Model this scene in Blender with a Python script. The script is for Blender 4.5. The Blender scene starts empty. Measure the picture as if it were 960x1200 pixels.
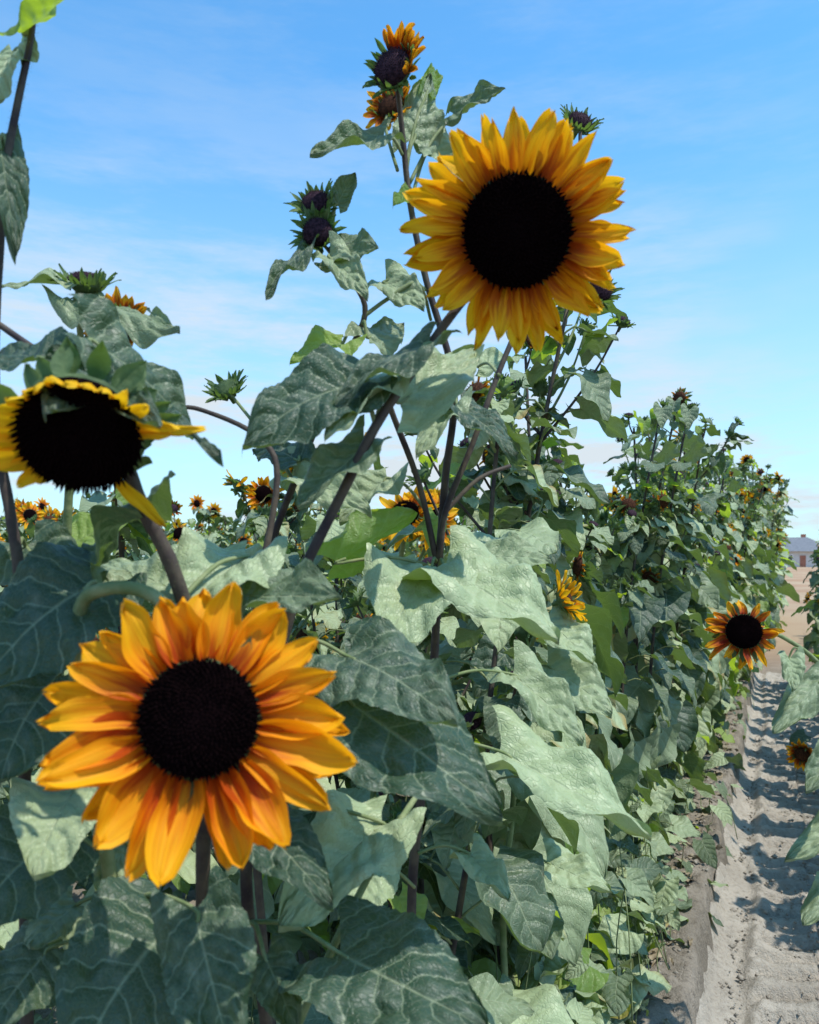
import bpy, math, random
import numpy as np
from mathutils import Vector, Matrix
R=random.Random(7); NR=np.random.RandomState(5)
scene=bpy.context.scene
scene.view_settings.view_transform='Standard'; scene.view_settings.look='None'; scene.view_settings.exposure=0
coll=scene.collection
EYE=1.5; F=950.0
def P(u,v,d):   # surveyed bearing / elevation / distance -> world metres
    return Vector(((u-480)/F*d, d, EYE-(v-655)/F*d))
rd=Vector((0.4104,0.9119,0)); nd=Vector((0.9119,-0.4104,0))
def RQ(q,p,z=0): return rd*q+nd*p+Vector((0,0,z))

# ------------------------------------------------------------ value noise
_T=NR.rand(64,64,)
def vnoise(x,y):
    x=np.asarray(x,float); y=np.asarray(y,float)
    xi=np.floor(x).astype(int); yi=np.floor(y).astype(int)
    fx=x-xi; fy=y-yi; fx=fx*fx*(3-2*fx); fy=fy*fy*(3-2*fy)
    a=_T[xi%64,yi%64]; b=_T[(xi+1)%64,yi%64]; c=_T[xi%64,(yi+1)%64]; d=_T[(xi+1)%64,(yi+1)%64]
    return (a*(1-fx)+b*fx)*(1-fy)+(c*(1-fx)+d*fx)*fy-0.5
def fbm(x,y,o=4):
    s=0;a=1
    for i in range(o):
        s=s+a*vnoise(x*2**i+i*7.3,y*2**i+i*3.1); a*=.5
    return s
def ss(a,b,x):
    t=np.clip((x-a)/(b-a),0,1); return t*t*(3-2*t)

# ------------------------------------------------------------ materials
def newmat(n):
    m=bpy.data.materials.new(n); m.use_nodes=True
    nt=m.node_tree; nt.nodes.clear()
    return m,nt
class N:
    def __init__(s,nt): s.nt=nt
    def n(s,t,**k):
        x=s.nt.nodes.new(t)
        for a,b in k.items(): setattr(x,a,b)
        return x
    def l(s,a,b): s.nt.links.new(a,b)
    def math(s,op,a,b=None,c=None,clamp=False):
        x=s.n('ShaderNodeMath',operation=op); x.use_clamp=clamp
        for i,v in enumerate((a,b,c)):
            if v is None: continue
            if hasattr(v,'is_linked'): s.l(v,x.inputs[i])
            else: x.inputs[i].default_value=v
        return x.outputs[0]
    def mr(s,v,a,b,c=0,d=1):
        x=s.n('ShaderNodeMapRange',interpolation_type='SMOOTHSTEP'); s.l(v,x.inputs[0])
        for i,k in enumerate((a,b,c,d)): x.inputs[i+1].default_value=k
        return x.outputs[0]
    def mix(s,f,a,b,blend='MIX'):
        x=s.n('ShaderNodeMix',data_type='RGBA',blend_type=blend)
        for i,v in ((0,f),(6,a),(7,b)):
            if hasattr(v,'is_linked'): s.l(v,x.inputs[i])
            else: x.inputs[i].default_value=v if i==0 else (*v,1)
        return x.outputs[2]
    def noise(s,vec,scale,detail=4,rough=.5):
        x=s.n('ShaderNodeTexNoise'); x.inputs['Scale'].default_value=scale
        x.inputs['Detail'].default_value=detail; x.inputs['Roughness'].default_value=rough
        if vec is not None: s.l(vec,x.inputs['Vector'])
        return x.outputs['Fac']
def finish(g,col,rough,spec,bump=None,bstr=.3,bdist=.002,trans=None,tf=0.25,sheen=0):
    b=g.n('ShaderNodeBsdfPrincipled')
    if hasattr(col,'is_linked'): g.l(col,b.inputs['Base Color'])
    else: b.inputs['Base Color'].default_value=(*col,1)
    b.inputs['Roughness'].default_value=rough
    b.inputs['Specular IOR Level'].default_value=spec
    if bump is not None:
        bn=g.n('ShaderNodeBump'); bn.inputs['Strength'].default_value=bstr; bn.inputs['Distance'].default_value=bdist
        g.l(bump,bn.inputs['Height']); g.l(bn.outputs[0],b.inputs['Normal'])
    out=g.n('ShaderNodeOutputMaterial'); sh=b.outputs[0]
    if trans is not None:
        t=g.n('ShaderNodeBsdfTranslucent')
        if hasattr(trans,'is_linked'): g.l(trans,t.inputs[0])
        else: t.inputs[0].default_value=(*trans,1)
        mx=g.n('ShaderNodeMixShader'); mx.inputs[0].default_value=tf
        g.l(sh,mx.inputs[1]); g.l(t.outputs[0],mx.inputs[2]); sh=mx.outputs[0]
    g.l(sh,out.inputs[0])
def leaf_mat(name,c1,c2,vein,tr,tf=.2):
    m,nt=newmat(name); g=N(nt)
    uv=g.n('ShaderNodeUVMap').outputs[0]; sp=g.n('ShaderNodeSeparateXYZ'); g.l(uv,sp.inputs[0])
    s=g.math('ABSOLUTE',g.math('SUBTRACT',g.math('MULTIPLY',sp.outputs[0],2),1)); t=sp.outputs[1]
    tc=g.n('ShaderNodeTexCoord').outputs['Object']
    at=g.n('ShaderNodeAttribute',attribute_name='var').outputs['Fac']
    wob=g.math('MULTIPLY',g.math('SUBTRACT',g.noise(uv,5,2),.5),.6)
    k=g.math('ADD',g.math('SUBTRACT',g.math('MULTIPLY',t,6),g.math('MULTIPLY',s,1.7)),wob)
    fr=g.math('ABSOLUTE',g.math('SUBTRACT',g.math('MULTIPLY',g.math('FRACT',k),2),1))
    side=g.mr(fr,.88,.99); mid=g.mr(s,.05,.0)
    wide=g.mr(fr,.2,1.0)
    v=g.math('MAXIMUM',mid,g.math('MULTIPLY',side,.75))
    vo=g.n('ShaderNodeTexVoronoi',feature='DISTANCE_TO_EDGE'); vo.inputs['Scale'].default_value=26; g.l(uv,vo.inputs['Vector'])
    net=g.mr(vo.outputs[0],.0,.12,1,0)
    n1=g.noise(tc,9,4); n2=g.noise(tc,60,3); n3=g.noise(uv,3.5,6,.6)
    f=g.math('ADD',g.math('ADD',g.math('MULTIPLY',n1,.5),g.math('MULTIPLY',n3,.4)),g.math('MULTIPLY',g.math('SUBTRACT',at,.42),1.7),clamp=True)
    col=g.mix(f,c1,c2)
    col=g.mix(g.math('MULTIPLY',v,.42),col,vein)
    col=g.mix(g.math('MULTIPLY',net,.10),col,vein)
    old=g.mr(at,.84,1.0); edge=g.mr(g.math('ADD',s,g.math('MULTIPLY',n1,.8)),.75,1.5)
    col=g.mix(g.math('MULTIPLY',old,edge),col,(.28,.20,.06))
    spt=g.mr(n2,.66,.74); col=g.mix(g.math('MULTIPLY',spt,.45),col,(.15,.12,.06))
    dust=g.mr(n3,.5,.72); col=g.mix(g.math('MULTIPLY',dust,.16),col,(.42,.44,.35))
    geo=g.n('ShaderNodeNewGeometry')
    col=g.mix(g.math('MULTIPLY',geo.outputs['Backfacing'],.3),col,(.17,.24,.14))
    h=g.math('ADD',g.math('MULTIPLY',g.math('MAXIMUM',mid,wide),-1.0),g.math('ADD',g.math('MULTIPLY',net,-.25),g.math('MULTIPLY',n3,1.6)))
    finish(g,col,.48,.48,h,.65,.0038,tr,tf)
    return m
LEAF=leaf_mat('sunflower_leaf',(.020,.052,.030),(.33,.40,.22),(.40,.45,.28),(.30,.48,.06),.13)  # wide dark-to-pale spread puts shadow and highlight contrast into the leaf colour
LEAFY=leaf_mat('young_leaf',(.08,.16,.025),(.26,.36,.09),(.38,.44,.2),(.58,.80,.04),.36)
def simple(name,c1,c2,scale,rough=.7,spec=.3,bs=.4,bd=.002,tr=None,tf=.2):
    m,nt=newmat(name); g=N(nt); tc=g.n('ShaderNodeTexCoord').outputs['Object']
    n=g.noise(tc,scale,5,.6); n2=g.noise(tc,scale*6,3)
    col=g.mix(g.mr(n,.3,.7),c1,c2)
    finish(g,col,rough,spec,n2,bs,bd,tr,tf); return m
STEM=simple('green_stem',(.12,.17,.06),(.24,.27,.13),30)
STEMD=simple('purple_stem',(.030,.020,.024),(.10,.080,.055),22)
BRACT=simple('bract_green',(.035,.075,.03),(.13,.19,.08),40,tr=(.3,.5,.06))
DISC=simple('dark_disc',(.003,.0015,.002),(.008,.0035,.004),300,1.0,.02)
DISCP=simple('purple_disc',(.010,.005,.010),(.06,.03,.045),260,.8,.1)
DISCB=simple('brown_disc',(.02,.009,.007),(.10,.04,.02),200,.9,.1)
def petal_mat(name,base,mid,tip,tr,p0=.12,p1=.5):
    m,nt=newmat(name); g=N(nt)
    uv=g.n('ShaderNodeUVMap').outputs[0]; sp=g.n('ShaderNodeSeparateXYZ'); g.l(uv,sp.inputs[0])
    at=g.n('ShaderNodeAttribute',attribute_name='var').outputs['Fac']
    cb=g.n('ShaderNodeCombineXYZ'); g.l(g.math('MULTIPLY',sp.outputs[0],7),cb.inputs[0]); g.l(g.math('MULTIPLY',sp.outputs[1],1.3),cb.inputs[1]); g.l(g.math('MULTIPLY',at,40),cb.inputs[2])
    st=g.noise(cb.outputs[0],1,4,.6)
    cb2=g.n('ShaderNodeCombineXYZ'); g.l(g.math('MULTIPLY',sp.outputs[0],26),cb2.inputs[0]); g.l(sp.outputs[1],cb2.inputs[1]); g.l(g.math('MULTIPLY',at,40),cb2.inputs[2])
    fi=g.noise(cb2.outputs[0],1,2)
    x=g.math('ADD',sp.outputs[1],g.math('MULTIPLY',g.math('SUBTRACT',st,.5),1.5))
    x=g.math('ADD',x,g.math('MULTIPLY',g.math('SUBTRACT',at,.5),.4))
    r=g.mix(g.mr(x,p0-.12,p1),base,mid); r=g.mix(g.mr(x,p1*.6,1.0),r,tip)
    r=g.mix(g.math('MULTIPLY',g.mr(fi,.55,.3),.3),r,base)
    t=g.mix(.5,r,tr)
    finish(g,r,.55,.2,fi,.5,.002,t,.42); return m
PET_O=petal_mat('petal_orange',(.45,.06,.003),(.88,.30,.004),(.95,.47,.010),(.98,.41,.004),.18,.50)
PET_Y=petal_mat('petal_yellow',(.42,.07,.003),(.88,.37,.005),(.95,.57,.016),(1,.53,.004),.20,.54)
PET_G=petal_mat('petal_gold',(.8,.36,.004),(.92,.50,.008),(.92,.58,.02),(1,.58,.005),.05,.4)
PET_R=petal_mat('petal_rust',(.22,.015,.006),(.62,.12,.005),(.95,.55,.02),(.85,.30,.005),.30,.66)

# ------------------------------------------------------------ mesh builder
class MB:
    def __init__(s): s.v=[];s.f=[];s.uv=[];s.var=[];s.mi=[];s.n=0
    def add(s,v,f,uv=None,var=0.5,mi=0):
        v=np.asarray(v,float); s.v.append(v); s.f+= [tuple(i+s.n for i in q) for q in f]
        s.uv.append(uv if uv is not None else np.zeros((len(v),2))); s.var.append(np.full(len(v),var)); s.mi+=[mi]*len(f); s.n+=len(v)
    def build(s,name,mats,smooth=True):
        me=bpy.data.meshes.new(name)
        V=np.concatenate(s.v); me.from_pydata(V.tolist(),[],s.f)
        for m in mats: me.materials.append(m)
        me.polygons.foreach_set('material_index',s.mi)
        me.polygons.foreach_set('use_smooth',[smooth]*len(s.f))
        ul=me.uv_layers.new(name='UVMap'); li=np.zeros(len(me.loops),int); me.loops.foreach_get('vertex_index',li)
        ul.data.foreach_set('uv',np.concatenate(s.uv)[li].ravel())
        a=me.attributes.new('var','FLOAT','POINT'); a.data.foreach_set('value',np.concatenate(s.var))
        me.update(); return me
def link(name,data,parent=None,mat=None,**props):
    o=bpy.data.objects.new(name,data); coll.objects.link(o)
    if parent is not None: o.parent=parent
    if mat is not None: o.matrix_local=mat
    for k,v in props.items(): o[k]=v
    return o
def smooth_path(pts,sub=5):
    pts=[Vector(p) for p in pts]
    if len(pts)<3: return pts
    o=[]
    for i in range(len(pts)-1):
        p0=pts[max(i-1,0)];p1=pts[i];p2=pts[i+1];p3=pts[min(i+2,len(pts)-1)]
        for k in range(sub):
            t=k/sub
            o.append(.5*((2*p1)+(p2-p0)*t+(2*p0-5*p1+4*p2-p3)*t*t+(3*p1-p0-3*p2+p3)*t**3))
    o.append(pts[-1]); return o
def tube(mb,pts,r0,r1,seg=8,sub=5,mi=0,knob=0.0):
    pp=smooth_path(pts,sub); n=len(pp); up=Vector((.3,.9,.1)).normalized(); V=[];U=[]
    for i,p in enumerate(pp):
        d=(pp[min(i+1,n-1)]-pp[max(i-1,0)]).normalized()
        a=(up-d*up.dot(d))
        if a.length<1e-3: a=d.orthogonal()
        a.normalize(); up=a; b=d.cross(a); t=i/(n-1); r=r0+(r1-r0)*t
        r*=1+knob*(R.random()-.5)
        for k in range(seg):
            an=2*math.pi*k/seg; V.append(p+a*math.cos(an)*r+b*math.sin(an)*r); U.append((k/seg,t))
    Fc=[]
    for i in range(n-1):
        for k in range(seg):
            k2=(k+1)%seg; Fc.append((i*seg+k,i*seg+k2,(i+1)*seg+k2,(i+1)*seg+k))
    Fc.append(tuple(range(seg))[::-1]); Fc.append(tuple((n-1)*seg+k for k in range(seg)))
    mb.add(np.array([tuple(v) for v in V]),Fc,np.array(U),R.random(),mi)
def hairs(mb,pts,r,n,mi=0):
    pp=smooth_path(pts,8)
    for i in range(n):
        k=R.random()*(len(pp)-1.001); j=int(k); p=pp[j].lerp(pp[j+1],k-j); d=(pp[j+1]-pp[j]).normalized()
        a=Vector((R.uniform(-1,1),R.uniform(-1,1),R.uniform(-1,1))); a=(a-d*a.dot(d)).normalized(); s=d.cross(a)*.00028
        c=p+a*r*.9; e=c+a*R.uniform(.0014,.003)+d*R.uniform(-.0006,.0006)
        mb.add(np.array([tuple(c-s),tuple(c+s),tuple(e)]),[(0,1,2)],None,.9,mi)

def leaf_tpl(nt,ns,seed,droop=.25,cup=.25,ripple=.05):
    r=random.Random(seed); ph=r.uniform(0,6); tw=r.uniform(-.35,.35); bend=r.uniform(-.14,.14)
    T=np.linspace(0,1,nt+1); S=np.linspace(-1,1,ns+1)
    t,s=np.meshgrid(T,S,indexing='ij'); a=np.abs(s)
    te=.05+.95*t
    W=.5*np.power(np.clip(np.sin(np.pi*np.power(te,.61)),0,1),.69)*(1-.05*te)/.96
    W=np.where(t>=1,0.004,W)
    saw=((t*15+ .3*vnoise(t*9+seed,s*0+seed))%1.0)
    ser=1+ (0.06*(.5-saw)*(nt>15)+.22*vnoise(t*4+seed*1.7,s*2+3))*np.power(a,4)
    x=s*W*ser
    y=t-0.22*np.power(a,1.6)*np.power(1-t,3)
    z=-droop*(t**2)*.9-droop*.15*t + cup*np.abs(x)*(1-.3*t) - cup*.9*x*x
    z=z+ripple*np.sin(t*11+ph+np.sign(s)*1.1)*a**2*W*2.2
    z=z+.17*fbm(t*2.6+seed,s*1.7+seed*.37,3)*(a+.12)
    if nt>15:
        z=z+.009*np.cos(2*np.pi*(t*6-a*1.7))*np.minimum(1,a*3)*(1-t*.6)*-1
        z=z+.026*fbm(t*7+seed,s*6,3)*np.minimum(1,a*4)
    x=x+bend*t*t+z*tw*.3; z=z+tw*x*t
    V=np.stack([x,y,z],-1).reshape(-1,3); UV=np.stack([s*.5+.5,t],-1).reshape(-1,2)
    Fc=[]
    for i in range(nt):
        for k in range(ns):
            A=i*(ns+1)+k; Fc.append((A,A+1,A+ns+2,A+ns+1))
    return V,Fc,UV
def frame(b,t,n):
    b=Vector(b);t=Vector(t); y=(t-b); L=y.length; y.normalize(); n=Vector(n); z=n-y*n.dot(y)
    if z.length<1e-3: z=y.orthogonal()
    z.normalize(); x=y.cross(z)
    return x,y,z,L,b
def xf(V,x,y,z,sx,sy,sz,o):
    M=np.array([[*(x*sx)],[*(y*sy)],[*(z*sz)]]); return V@M+np.array(o)
MIDL=[leaf_tpl(13,8,i+20,droop=.15+.12*(i%4),cup=.05+.14*(i%4),ripple=.10) for i in range(10)]
LOWL=[leaf_tpl(5,4,i+50,droop=.3,cup=.2,ripple=.08) for i in range(4)]
HIL=[leaf_tpl(46,24,i+80,droop=[.06,.2,.3,.12,.22,.1][i],cup=[.12,.25,.1,.3,.18,-.1][i],ripple=.10) for i in range(6)]
def leaf_into(mb,b,t,n,w,tpls,mi=0):
    x,y,z,L,o=frame(b,t,n); V,Fc,UV=R.choice(tpls)
    mb.add(xf(V,x,y,z,w,L,L,o),Fc,UV,R.random(),mi)

def petal_into(mb,ang,rad,L,W,tilt,mi,z0=0,curl=.15,nt=9,ns=4,tw=0,blunt=1.0):
    T=np.linspace(0,1,nt+1); S=np.linspace(-1,1,ns+1); t,s=np.meshgrid(T,S,indexing='ij')
    w=.5*W*np.power(np.clip(np.sin(np.pi*np.power(.10+.885*t,.98)),0,1),.52*blunt)
    w=w*np.where(t>.999,.25,1)
    sd=R.uniform(0,50)
    bend=R.uniform(-1,1)
    y=t*L+ (L*.05*np.sin(s*7+sd)*t*t if nt>10 else 0); x=s*w*(1+.35*vnoise(t*4+sd,s))+L*.15*bend*t*t
    z=-.16*W*(1-s*s)*2*(1-.4*t)+ .04*L*np.sin(s*6+sd)*t + L*curl*(-t*t*R.uniform(-.9,2.0)) + L*.16*vnoise(t*3+sd,s*1.5+sd)*t
    ca,sa=math.cos(tw),math.sin(tw); x2=x*(1-t+ca*t)-z*sa*t; z2=z+x*sa*t
    ct,st=math.cos(tilt),math.sin(tilt)
    yy=y*ct-z2*st; zz=y*st+z2*ct
    r=rad+yy; c,q=math.cos(ang),math.sin(ang)
    X=r*c-x2*q; Y=r*q+x2*c
    V=np.stack([X,Y,zz+z0],-1).reshape(-1,3); UV=np.stack([s*.5+.5,t],-1).reshape(-1,2)
    Fc=[]
    for i in range(nt):
        for k in range(ns):
            A=i*(ns+1)+k; Fc.append((A,A+1,A+ns+2,A+ns+1))
    mb.add(V,Fc,UV,R.random(),mi)
def lathe(mb,prof,seg,mi,var=.5,bump=0):
    V=[];Fc=[];n=len(prof)
    for (r,z) in prof:
        for k in range(seg):
            a=2*math.pi*k/seg; rr=r*(1+bump*(R.random()-.5)); V.append((rr*math.cos(a),rr*math.sin(a),z))
    for i in range(n-1):
        for k in range(seg):
            k2=(k+1)%seg; Fc.append((i*seg+k,i*seg+k2,(i+1)*seg+k2,(i+1)*seg+k))
    mb.add(np.array(V),Fc,None,var,mi)
def disc_into(mb,Rd,mi,count,dome=.28):
    prof=[(Rd*1.0,-.1*Rd)]+[(Rd*math.cos(a),dome*Rd*math.sin(a)) for a in np.linspace(0,math.pi/2*.96,9)]+[(Rd*.0005,dome*Rd)]
    lathe(mb,prof,28 if count>50 else 14,mi)
    for i in range(count):
        rr=math.sqrt((i+.5)/count); a=i*2.39996; r=Rd*rr*1.02
        z=dome*Rd*math.sqrt(max(0,1-min(1,rr*rr))); h=Rd*(.05+.12*rr*R.uniform(.4,1.5)); w=Rd*.034
        c=Vector((r*math.cos(a),r*math.sin(a),z)); o=Vector((math.cos(a)*.6*rr+R.uniform(-.3,.3),math.sin(a)*.6*rr+R.uniform(-.3,.3),1)).normalized()
        tip=c+o*h; e1=o.orthogonal().normalized(); e2=o.cross(e1)
        V=[tuple(c+e1*w),tuple(c+e2*w),tuple(c-e1*w),tuple(c-e2*w),tuple(tip)]
        mb.add(np.array(V),[(0,1,4),(1,2,4),(2,3,4),(3,0,4)],None,.5,mi)
def recept_into(mb,Rd,mi,nb,bl,tilt0,tilt1,depth=.75,bw=.42):
    lathe(mb,[(Rd*.16,-depth*Rd-.012),(Rd*.22,-depth*Rd),(Rd*.6,-depth*.75*Rd),(Rd*.95,-depth*.35*Rd),(Rd*1.06,-.12*Rd),(Rd*.9,-.03*Rd)],18,mi)
    for j in range(nb):
        lay=j%3; a=j*2.39996+R.uniform(-.1,.1)
        petal_into(mb,a,Rd*(.93-.08*lay),bl*R.uniform(.75,1.15),bl*bw,R.uniform(tilt0,tilt1),mi,z0=-Rd*(.16+.16*lay),curl=R.uniform(-.3,.5),nt=5,ns=2,blunt=2.0)
def head_meshes(kind,Rd,pets,pmat,dmat,hi,bl=None,nb=26,bt=(-.6,-.02),bw=.42,bl0=.85,bl1=1.35):
    a=MB(); b=MB(); c=MB(); bl=bl or Rd*.9
    if kind=='open':
        recept_into(a,Rd,0,nb,bl,bt[0],bt[1],bw=bw); disc_into(b,Rd,0,700 if hi else 30)
    else:
        recept_into(a,Rd,0,nb+14,bl,.35,1.25,bw=.30); disc_into(b,Rd*.95,0,200 if hi else 24,.55)
    for (ang,L,W,tilt,z0) in pets:
        petal_into(c,ang,Rd*.9,L,W,tilt,0,z0,nt=14 if hi else 6,ns=6 if hi else 3,tw=R.uniform(-.6,.6),blunt=R.uniform(bl0,bl1))
    return a.build('receptacle',[BRACT]), b.build('seed_disc',[dmat]), (c.build('petals',[pmat]) if pets else None)
def ring(n,L,W,t0,t1,layers=2,jit=.35,lo=.74,hi=1.16):
    o=[]
    for l in range(layers):
        for i in range(n):
            a=2*math.pi*(i+.5*l+R.uniform(-jit,jit))/n
            o.append((a,L*R.uniform(lo,hi)*(1-.04*l),W*R.uniform(.7,1.15),R.uniform(t0,t1)-.12*l,-.004*l))
    return o
def face_mat(pos,d,roll=0):
    q=Vector(d).normalized().to_track_quat('Z','Y')
    return Matrix.Translation(pos)@q.to_matrix().to_4x4()@Matrix.Rotation(roll,4,'Z')

HLM=[]
for i,(V,Fc,UV) in enumerate(HIL):
    for k,mm in enumerate((LEAF,LEAFY)):
        mb=MB(); mb.add(V,Fc,UV,[.34,.62,.20,.72,.08,.50][i]); HLM.append(mb.build('leaf',[mm]))
class Hero:
    def __init__(s,base,label):
        s.base=Vector(base); s.e=link('sunflower_plant',None,mat=Matrix.Translation(s.base))
        s.e['label']=label; s.e['category']='sunflower plant'; s.e['group']='sunflower plants growing in the field rows'
        s.st=MB(); s.loc=Matrix.Translation(-s.base)
    def stem(s,pts,r0,r1,mi=0,seg=10,hair=0):
        pp=[Vector(p)-s.base for p in pts]; tube(s.st,pp,r0,r1,seg,6,mi,.06)
        if hair: hairs(s.st,pp,(r0+r1)/2,hair,0)
    def leaf(s,b,t,w,n=(.1,-.6,.8),v=0,young=0,pet=None):
        w*=1.06
        x,y,z,L,o=frame(b,t,n)
        M=Matrix(((x.x*w,y.x*L,z.x*L,o.x),(x.y*w,y.y*L,z.y*L,o.y),(x.z*w,y.z*L,z.z*L,o.z),(0,0,0,1)))
        link('leaf',HLM[(v%6)*2+young],s.e,s.loc@M)
        if pet is not None:
            pet=Vector(pet); m=(pet+Vector(b))*.5+Vector((0,0,.012)); s.stem([pet,m,Vector(b),Vector(b)+y*L*.1-z*.002],.0027,.002,0,6)
    def head(s,pos,d,meshes,label=None,roll=0):
        rc,dc,pt=meshes; h=link('flower_head',rc,s.e,s.loc@face_mat(pos,d,roll))
        if label: h['label']=label
        link('seed_disc',dc,h)
        if pt: link('petals',pt,h)
    def done(s,mats=None):
        link('stem',s.st.build('stem',mats or [STEM,STEMD]),s.e)

# ================================================================ HERO PLANTS
# --- plant with the orange flower head low over the leaves
h=Hero((-.30,.92,.06),'branching sunflower with a wide orange flower and nearly black centre')
ring1=ring(19,.077,.034,-.02,.28,1,.38,.88,1.10)+[(a,l,w,t,z-.003) for a,l,w,t,z in ring(19,.079,.034,-.20,.08,1,.38,.88,1.08)]
ring1=[(a,l*(1-.20*max(0,math.sin(a))),w,t,z) for a,l,w,t,z in ring1]
h.head(P(234,842,.625),(.22,-1,.22),head_meshes('open',.0445,ring1,PET_O,DISC,True,bl=.03,bl0=.85,bl1=1.3),'wide open head with orange petals around a black disc')
h.stem([P(238,845,.665),P(226,775,.70),P(185,702,.72),P(125,690,.74),P(92,725,.77),P(95,880,.80),P(130,1040,.84),(-.30,.90,.55),(-.30,.92,.0)],.0055,.0080,hair=900)
L=h.leaf
L(P(112,682,.80),P(-50,760,.70),.12,v=4,n=(-.1,-.75,.65),pet=P(92,725,.77))
L(P(70,790,.82),P(-30,880,.72),.12,v=4,n=(-.1,-.8,.6),pet=P(92,800,.77))
L(P(88,925,.80),P(25,1010,.70),.08,v=3,n=(.1,-.6,.8),pet=P(100,900,.8))
L(P(60,985,.82),P(-50,1050,.72),.11,v=4,pet=P(120,1000,.82))
L(P(200,1085,.78),P(60,1215,.66),.14,v=4,n=(-.1,-.8,.6),pet=P(140,1070,.84))
L(P(228,1065,.74),P(262,1230,.64),.08,v=2,n=(.1,-.9,.4),pet=P(140,1060,.84))
L(P(90,1060,.85),P(30,1100,.78),.06,v=5,pet=P(135,1070,.85))
L(P(60,1110,.83),P(-20,1190,.75),.09,v=2,pet=P(140,1120,.86))
L(P(150,880,.86),P(50,860,.80),.10,v=2,n=(0,-.8,.6),pet=P(95,880,.8))
L(P(150,990,.86),P(110,1050,.82),.05,v=3,pet=P(125,1000,.83))
L(P(85,700,.86),P(150,660,.9),.07,v=1,n=(0,-.7,.7),pet=P(92,725,.77))
h.done()
# --- plant with the nodding head
h=Hero((-.26,1.02,.06),'sunflower with a nodding dark head and short yellow petals')
pl=[]
for dg,l,t,w in ((-182,.040,.1,.016),(-172,.048,-.1,.017),(-160,.052,-.2,.017),(-150,.044,-.2,.014),(-141,.026,.2,.012),(-196,.030,.4,.015),(-210,.025,.8,.015),(-222,.023,1.0,.015),(-236,.020,1.1,.016),(-249,.018,1.15,.016),(-262,.018,1.2,.016),(-276,.018,1.2,.016),(-290,.020,1.1,.016),(-304,.022,1.0,.016),(-318,.026,.9,.014),(-332,.034,.6,.013),(-345,.044,.3,.013),(-354,.056,-.05,.012),(4,.030,.1,.010),(-58,.066,-.05,.015),(-132,.018,-.2,.010)):
    pl.append((math.radians(dg),l,w,t,.003))
h.head(P(93,510,.66),(.10,-.90,-.62),head_meshes('open',.0485,pl,PET_G,DISC,True,bl=.034,nb=22,bt=(-.9,-.35),bw=.55),'nodding dark head with yellow petals curling from its rim')
h.stem([P(96,482,.70),P(112,470,.725),P(138,515,.735),P(165,590,.745),P(203,668,.76),P(232,780,.80),P(240,950,.84),P(238,1060,.88),(-.25,1.0,.5),(-.26,1.02,0)],.0060,.0085,1,hair=1100)
L=h.leaf
L(P(105,398,.74),P(255,480,.82),.10,n=(.15,-.75,.75),v=2,pet=P(112,470,.725))
L(P(125,452,.70),P(45,442,.61),.055,n=(0,-.7,.7),v=4,pet=P(112,470,.725))
L(P(110,455,.70),P(165,452,.62),.045,n=(0,-.7,.7),v=2,pet=P(112,470,.725))
L(P(95,440,.72),P(75,402,.70),.055,n=(0,-.8,.5),v=4,pet=P(112,470,.725))
L(P(50,420,.74),P(-20,395,.80),.06,v=4,n=(0,-.5,.8),pet=P(112,470,.725))
L(P(150,480,.73),P(245,492,.66),.045,v=4,n=(.1,-.5,.9),pet=P(125,495,.73))
L(P(292,652,.85),P(178,712,.74),.085,v=3,n=(-.1,-.6,.75),pet=P(215,700,.77))
L(P(285,700,.82),P(398,690,.76),.07,v=0,n=(.1,-.65,.75),pet=P(225,720,.77))
L(P(300,960,.82),P(375,1040,.74),.07,v=4,pet=P(240,950,.84))
L(P(200,690,.9),P(110,640,.95),.08,v=1,pet=P(205,670,.765))
L(P(170,600,.76),P(70,618,.9),.07,v=2,n=(0,-.7,.7),pet=P(170,610,.75))
h.stem([P(300,700,1.0),P(325,560,1.02),P(300,510,1.03),P(235,480,1.05),P(205,478,1.05)],.0045,.0025,1)
h.done()
# --- plant with the tall yellow flower
h=Hero((-.15,.98,.06),'tall sunflower with a golden yellow flower on a dark leaning stem')
ring2=ring(27,.064,.0255,.0,.42,1,.4,.88,1.10)+[(a,l,w,t,z-.003) for a,l,w,t,z in ring(27,.069,.0260,-.22,.12,1,.42,.88,1.08)]
h.head(P(606,272,.85),(-.06,-1,-.30),head_meshes('open',.0555,ring2,PET_Y,DISC,True,bl=.03,bl0=.95,bl1=1.55),'open head with golden orange petals around a black disc')
ST=[P(600,285,.905),P(570,320,.92),P(525,375,.905),P(480,440,.88),P(440,500,.86),P(400,580,.86),P(355,668,.86)]
h.stem(ST,.0046,.0056,1,hair=700)
h.stem([P(355,668,.86),P(322,790,.87),P(296,930,.88),P(290,1060,.88),(-.16,.94,.9),(-.155,.96,.5),(-.15,.98,0)],.0056,.008,1,hair=500)
L=h.leaf
L(P(418,448,.86),P(278,478,.78),.085,n=(-.15,-.8,.55),v=4,pet=P(440,498,.86))
L(P(505,402,.88),P(392,428,.80),.055,n=(0,-.55,.9),v=2,pet=P(480,440,.88))
L(P(460,450,.88),P(378,485,.80),.05,n=(0,-.4,.9),v=1,pet=P(440,498,.86))
L(P(468,472,.9),P(572,395,1.0),.085,n=(.2,-.9,.5),v=3,pet=P(445,490,.865))
L(P(430,520,.88),P(350,590,.82),.055,n=(-.1,-.7,.7),v=0,pet=P(430,530,.86))
L(P(405,768,.86),P(525,800,.76),.11,n=(.1,-.6,.8),v=2,pet=P(335,760,.87))
L(P(400,815,.85),P(572,935,.74),.145,n=(.15,-.75,.65),v=4,pet=P(315,830,.87))
L(P(450,965,.92),P(320,1060,.80),.085,n=(0,-.6,.8),v=3,pet=P(300,950,.88))
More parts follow.
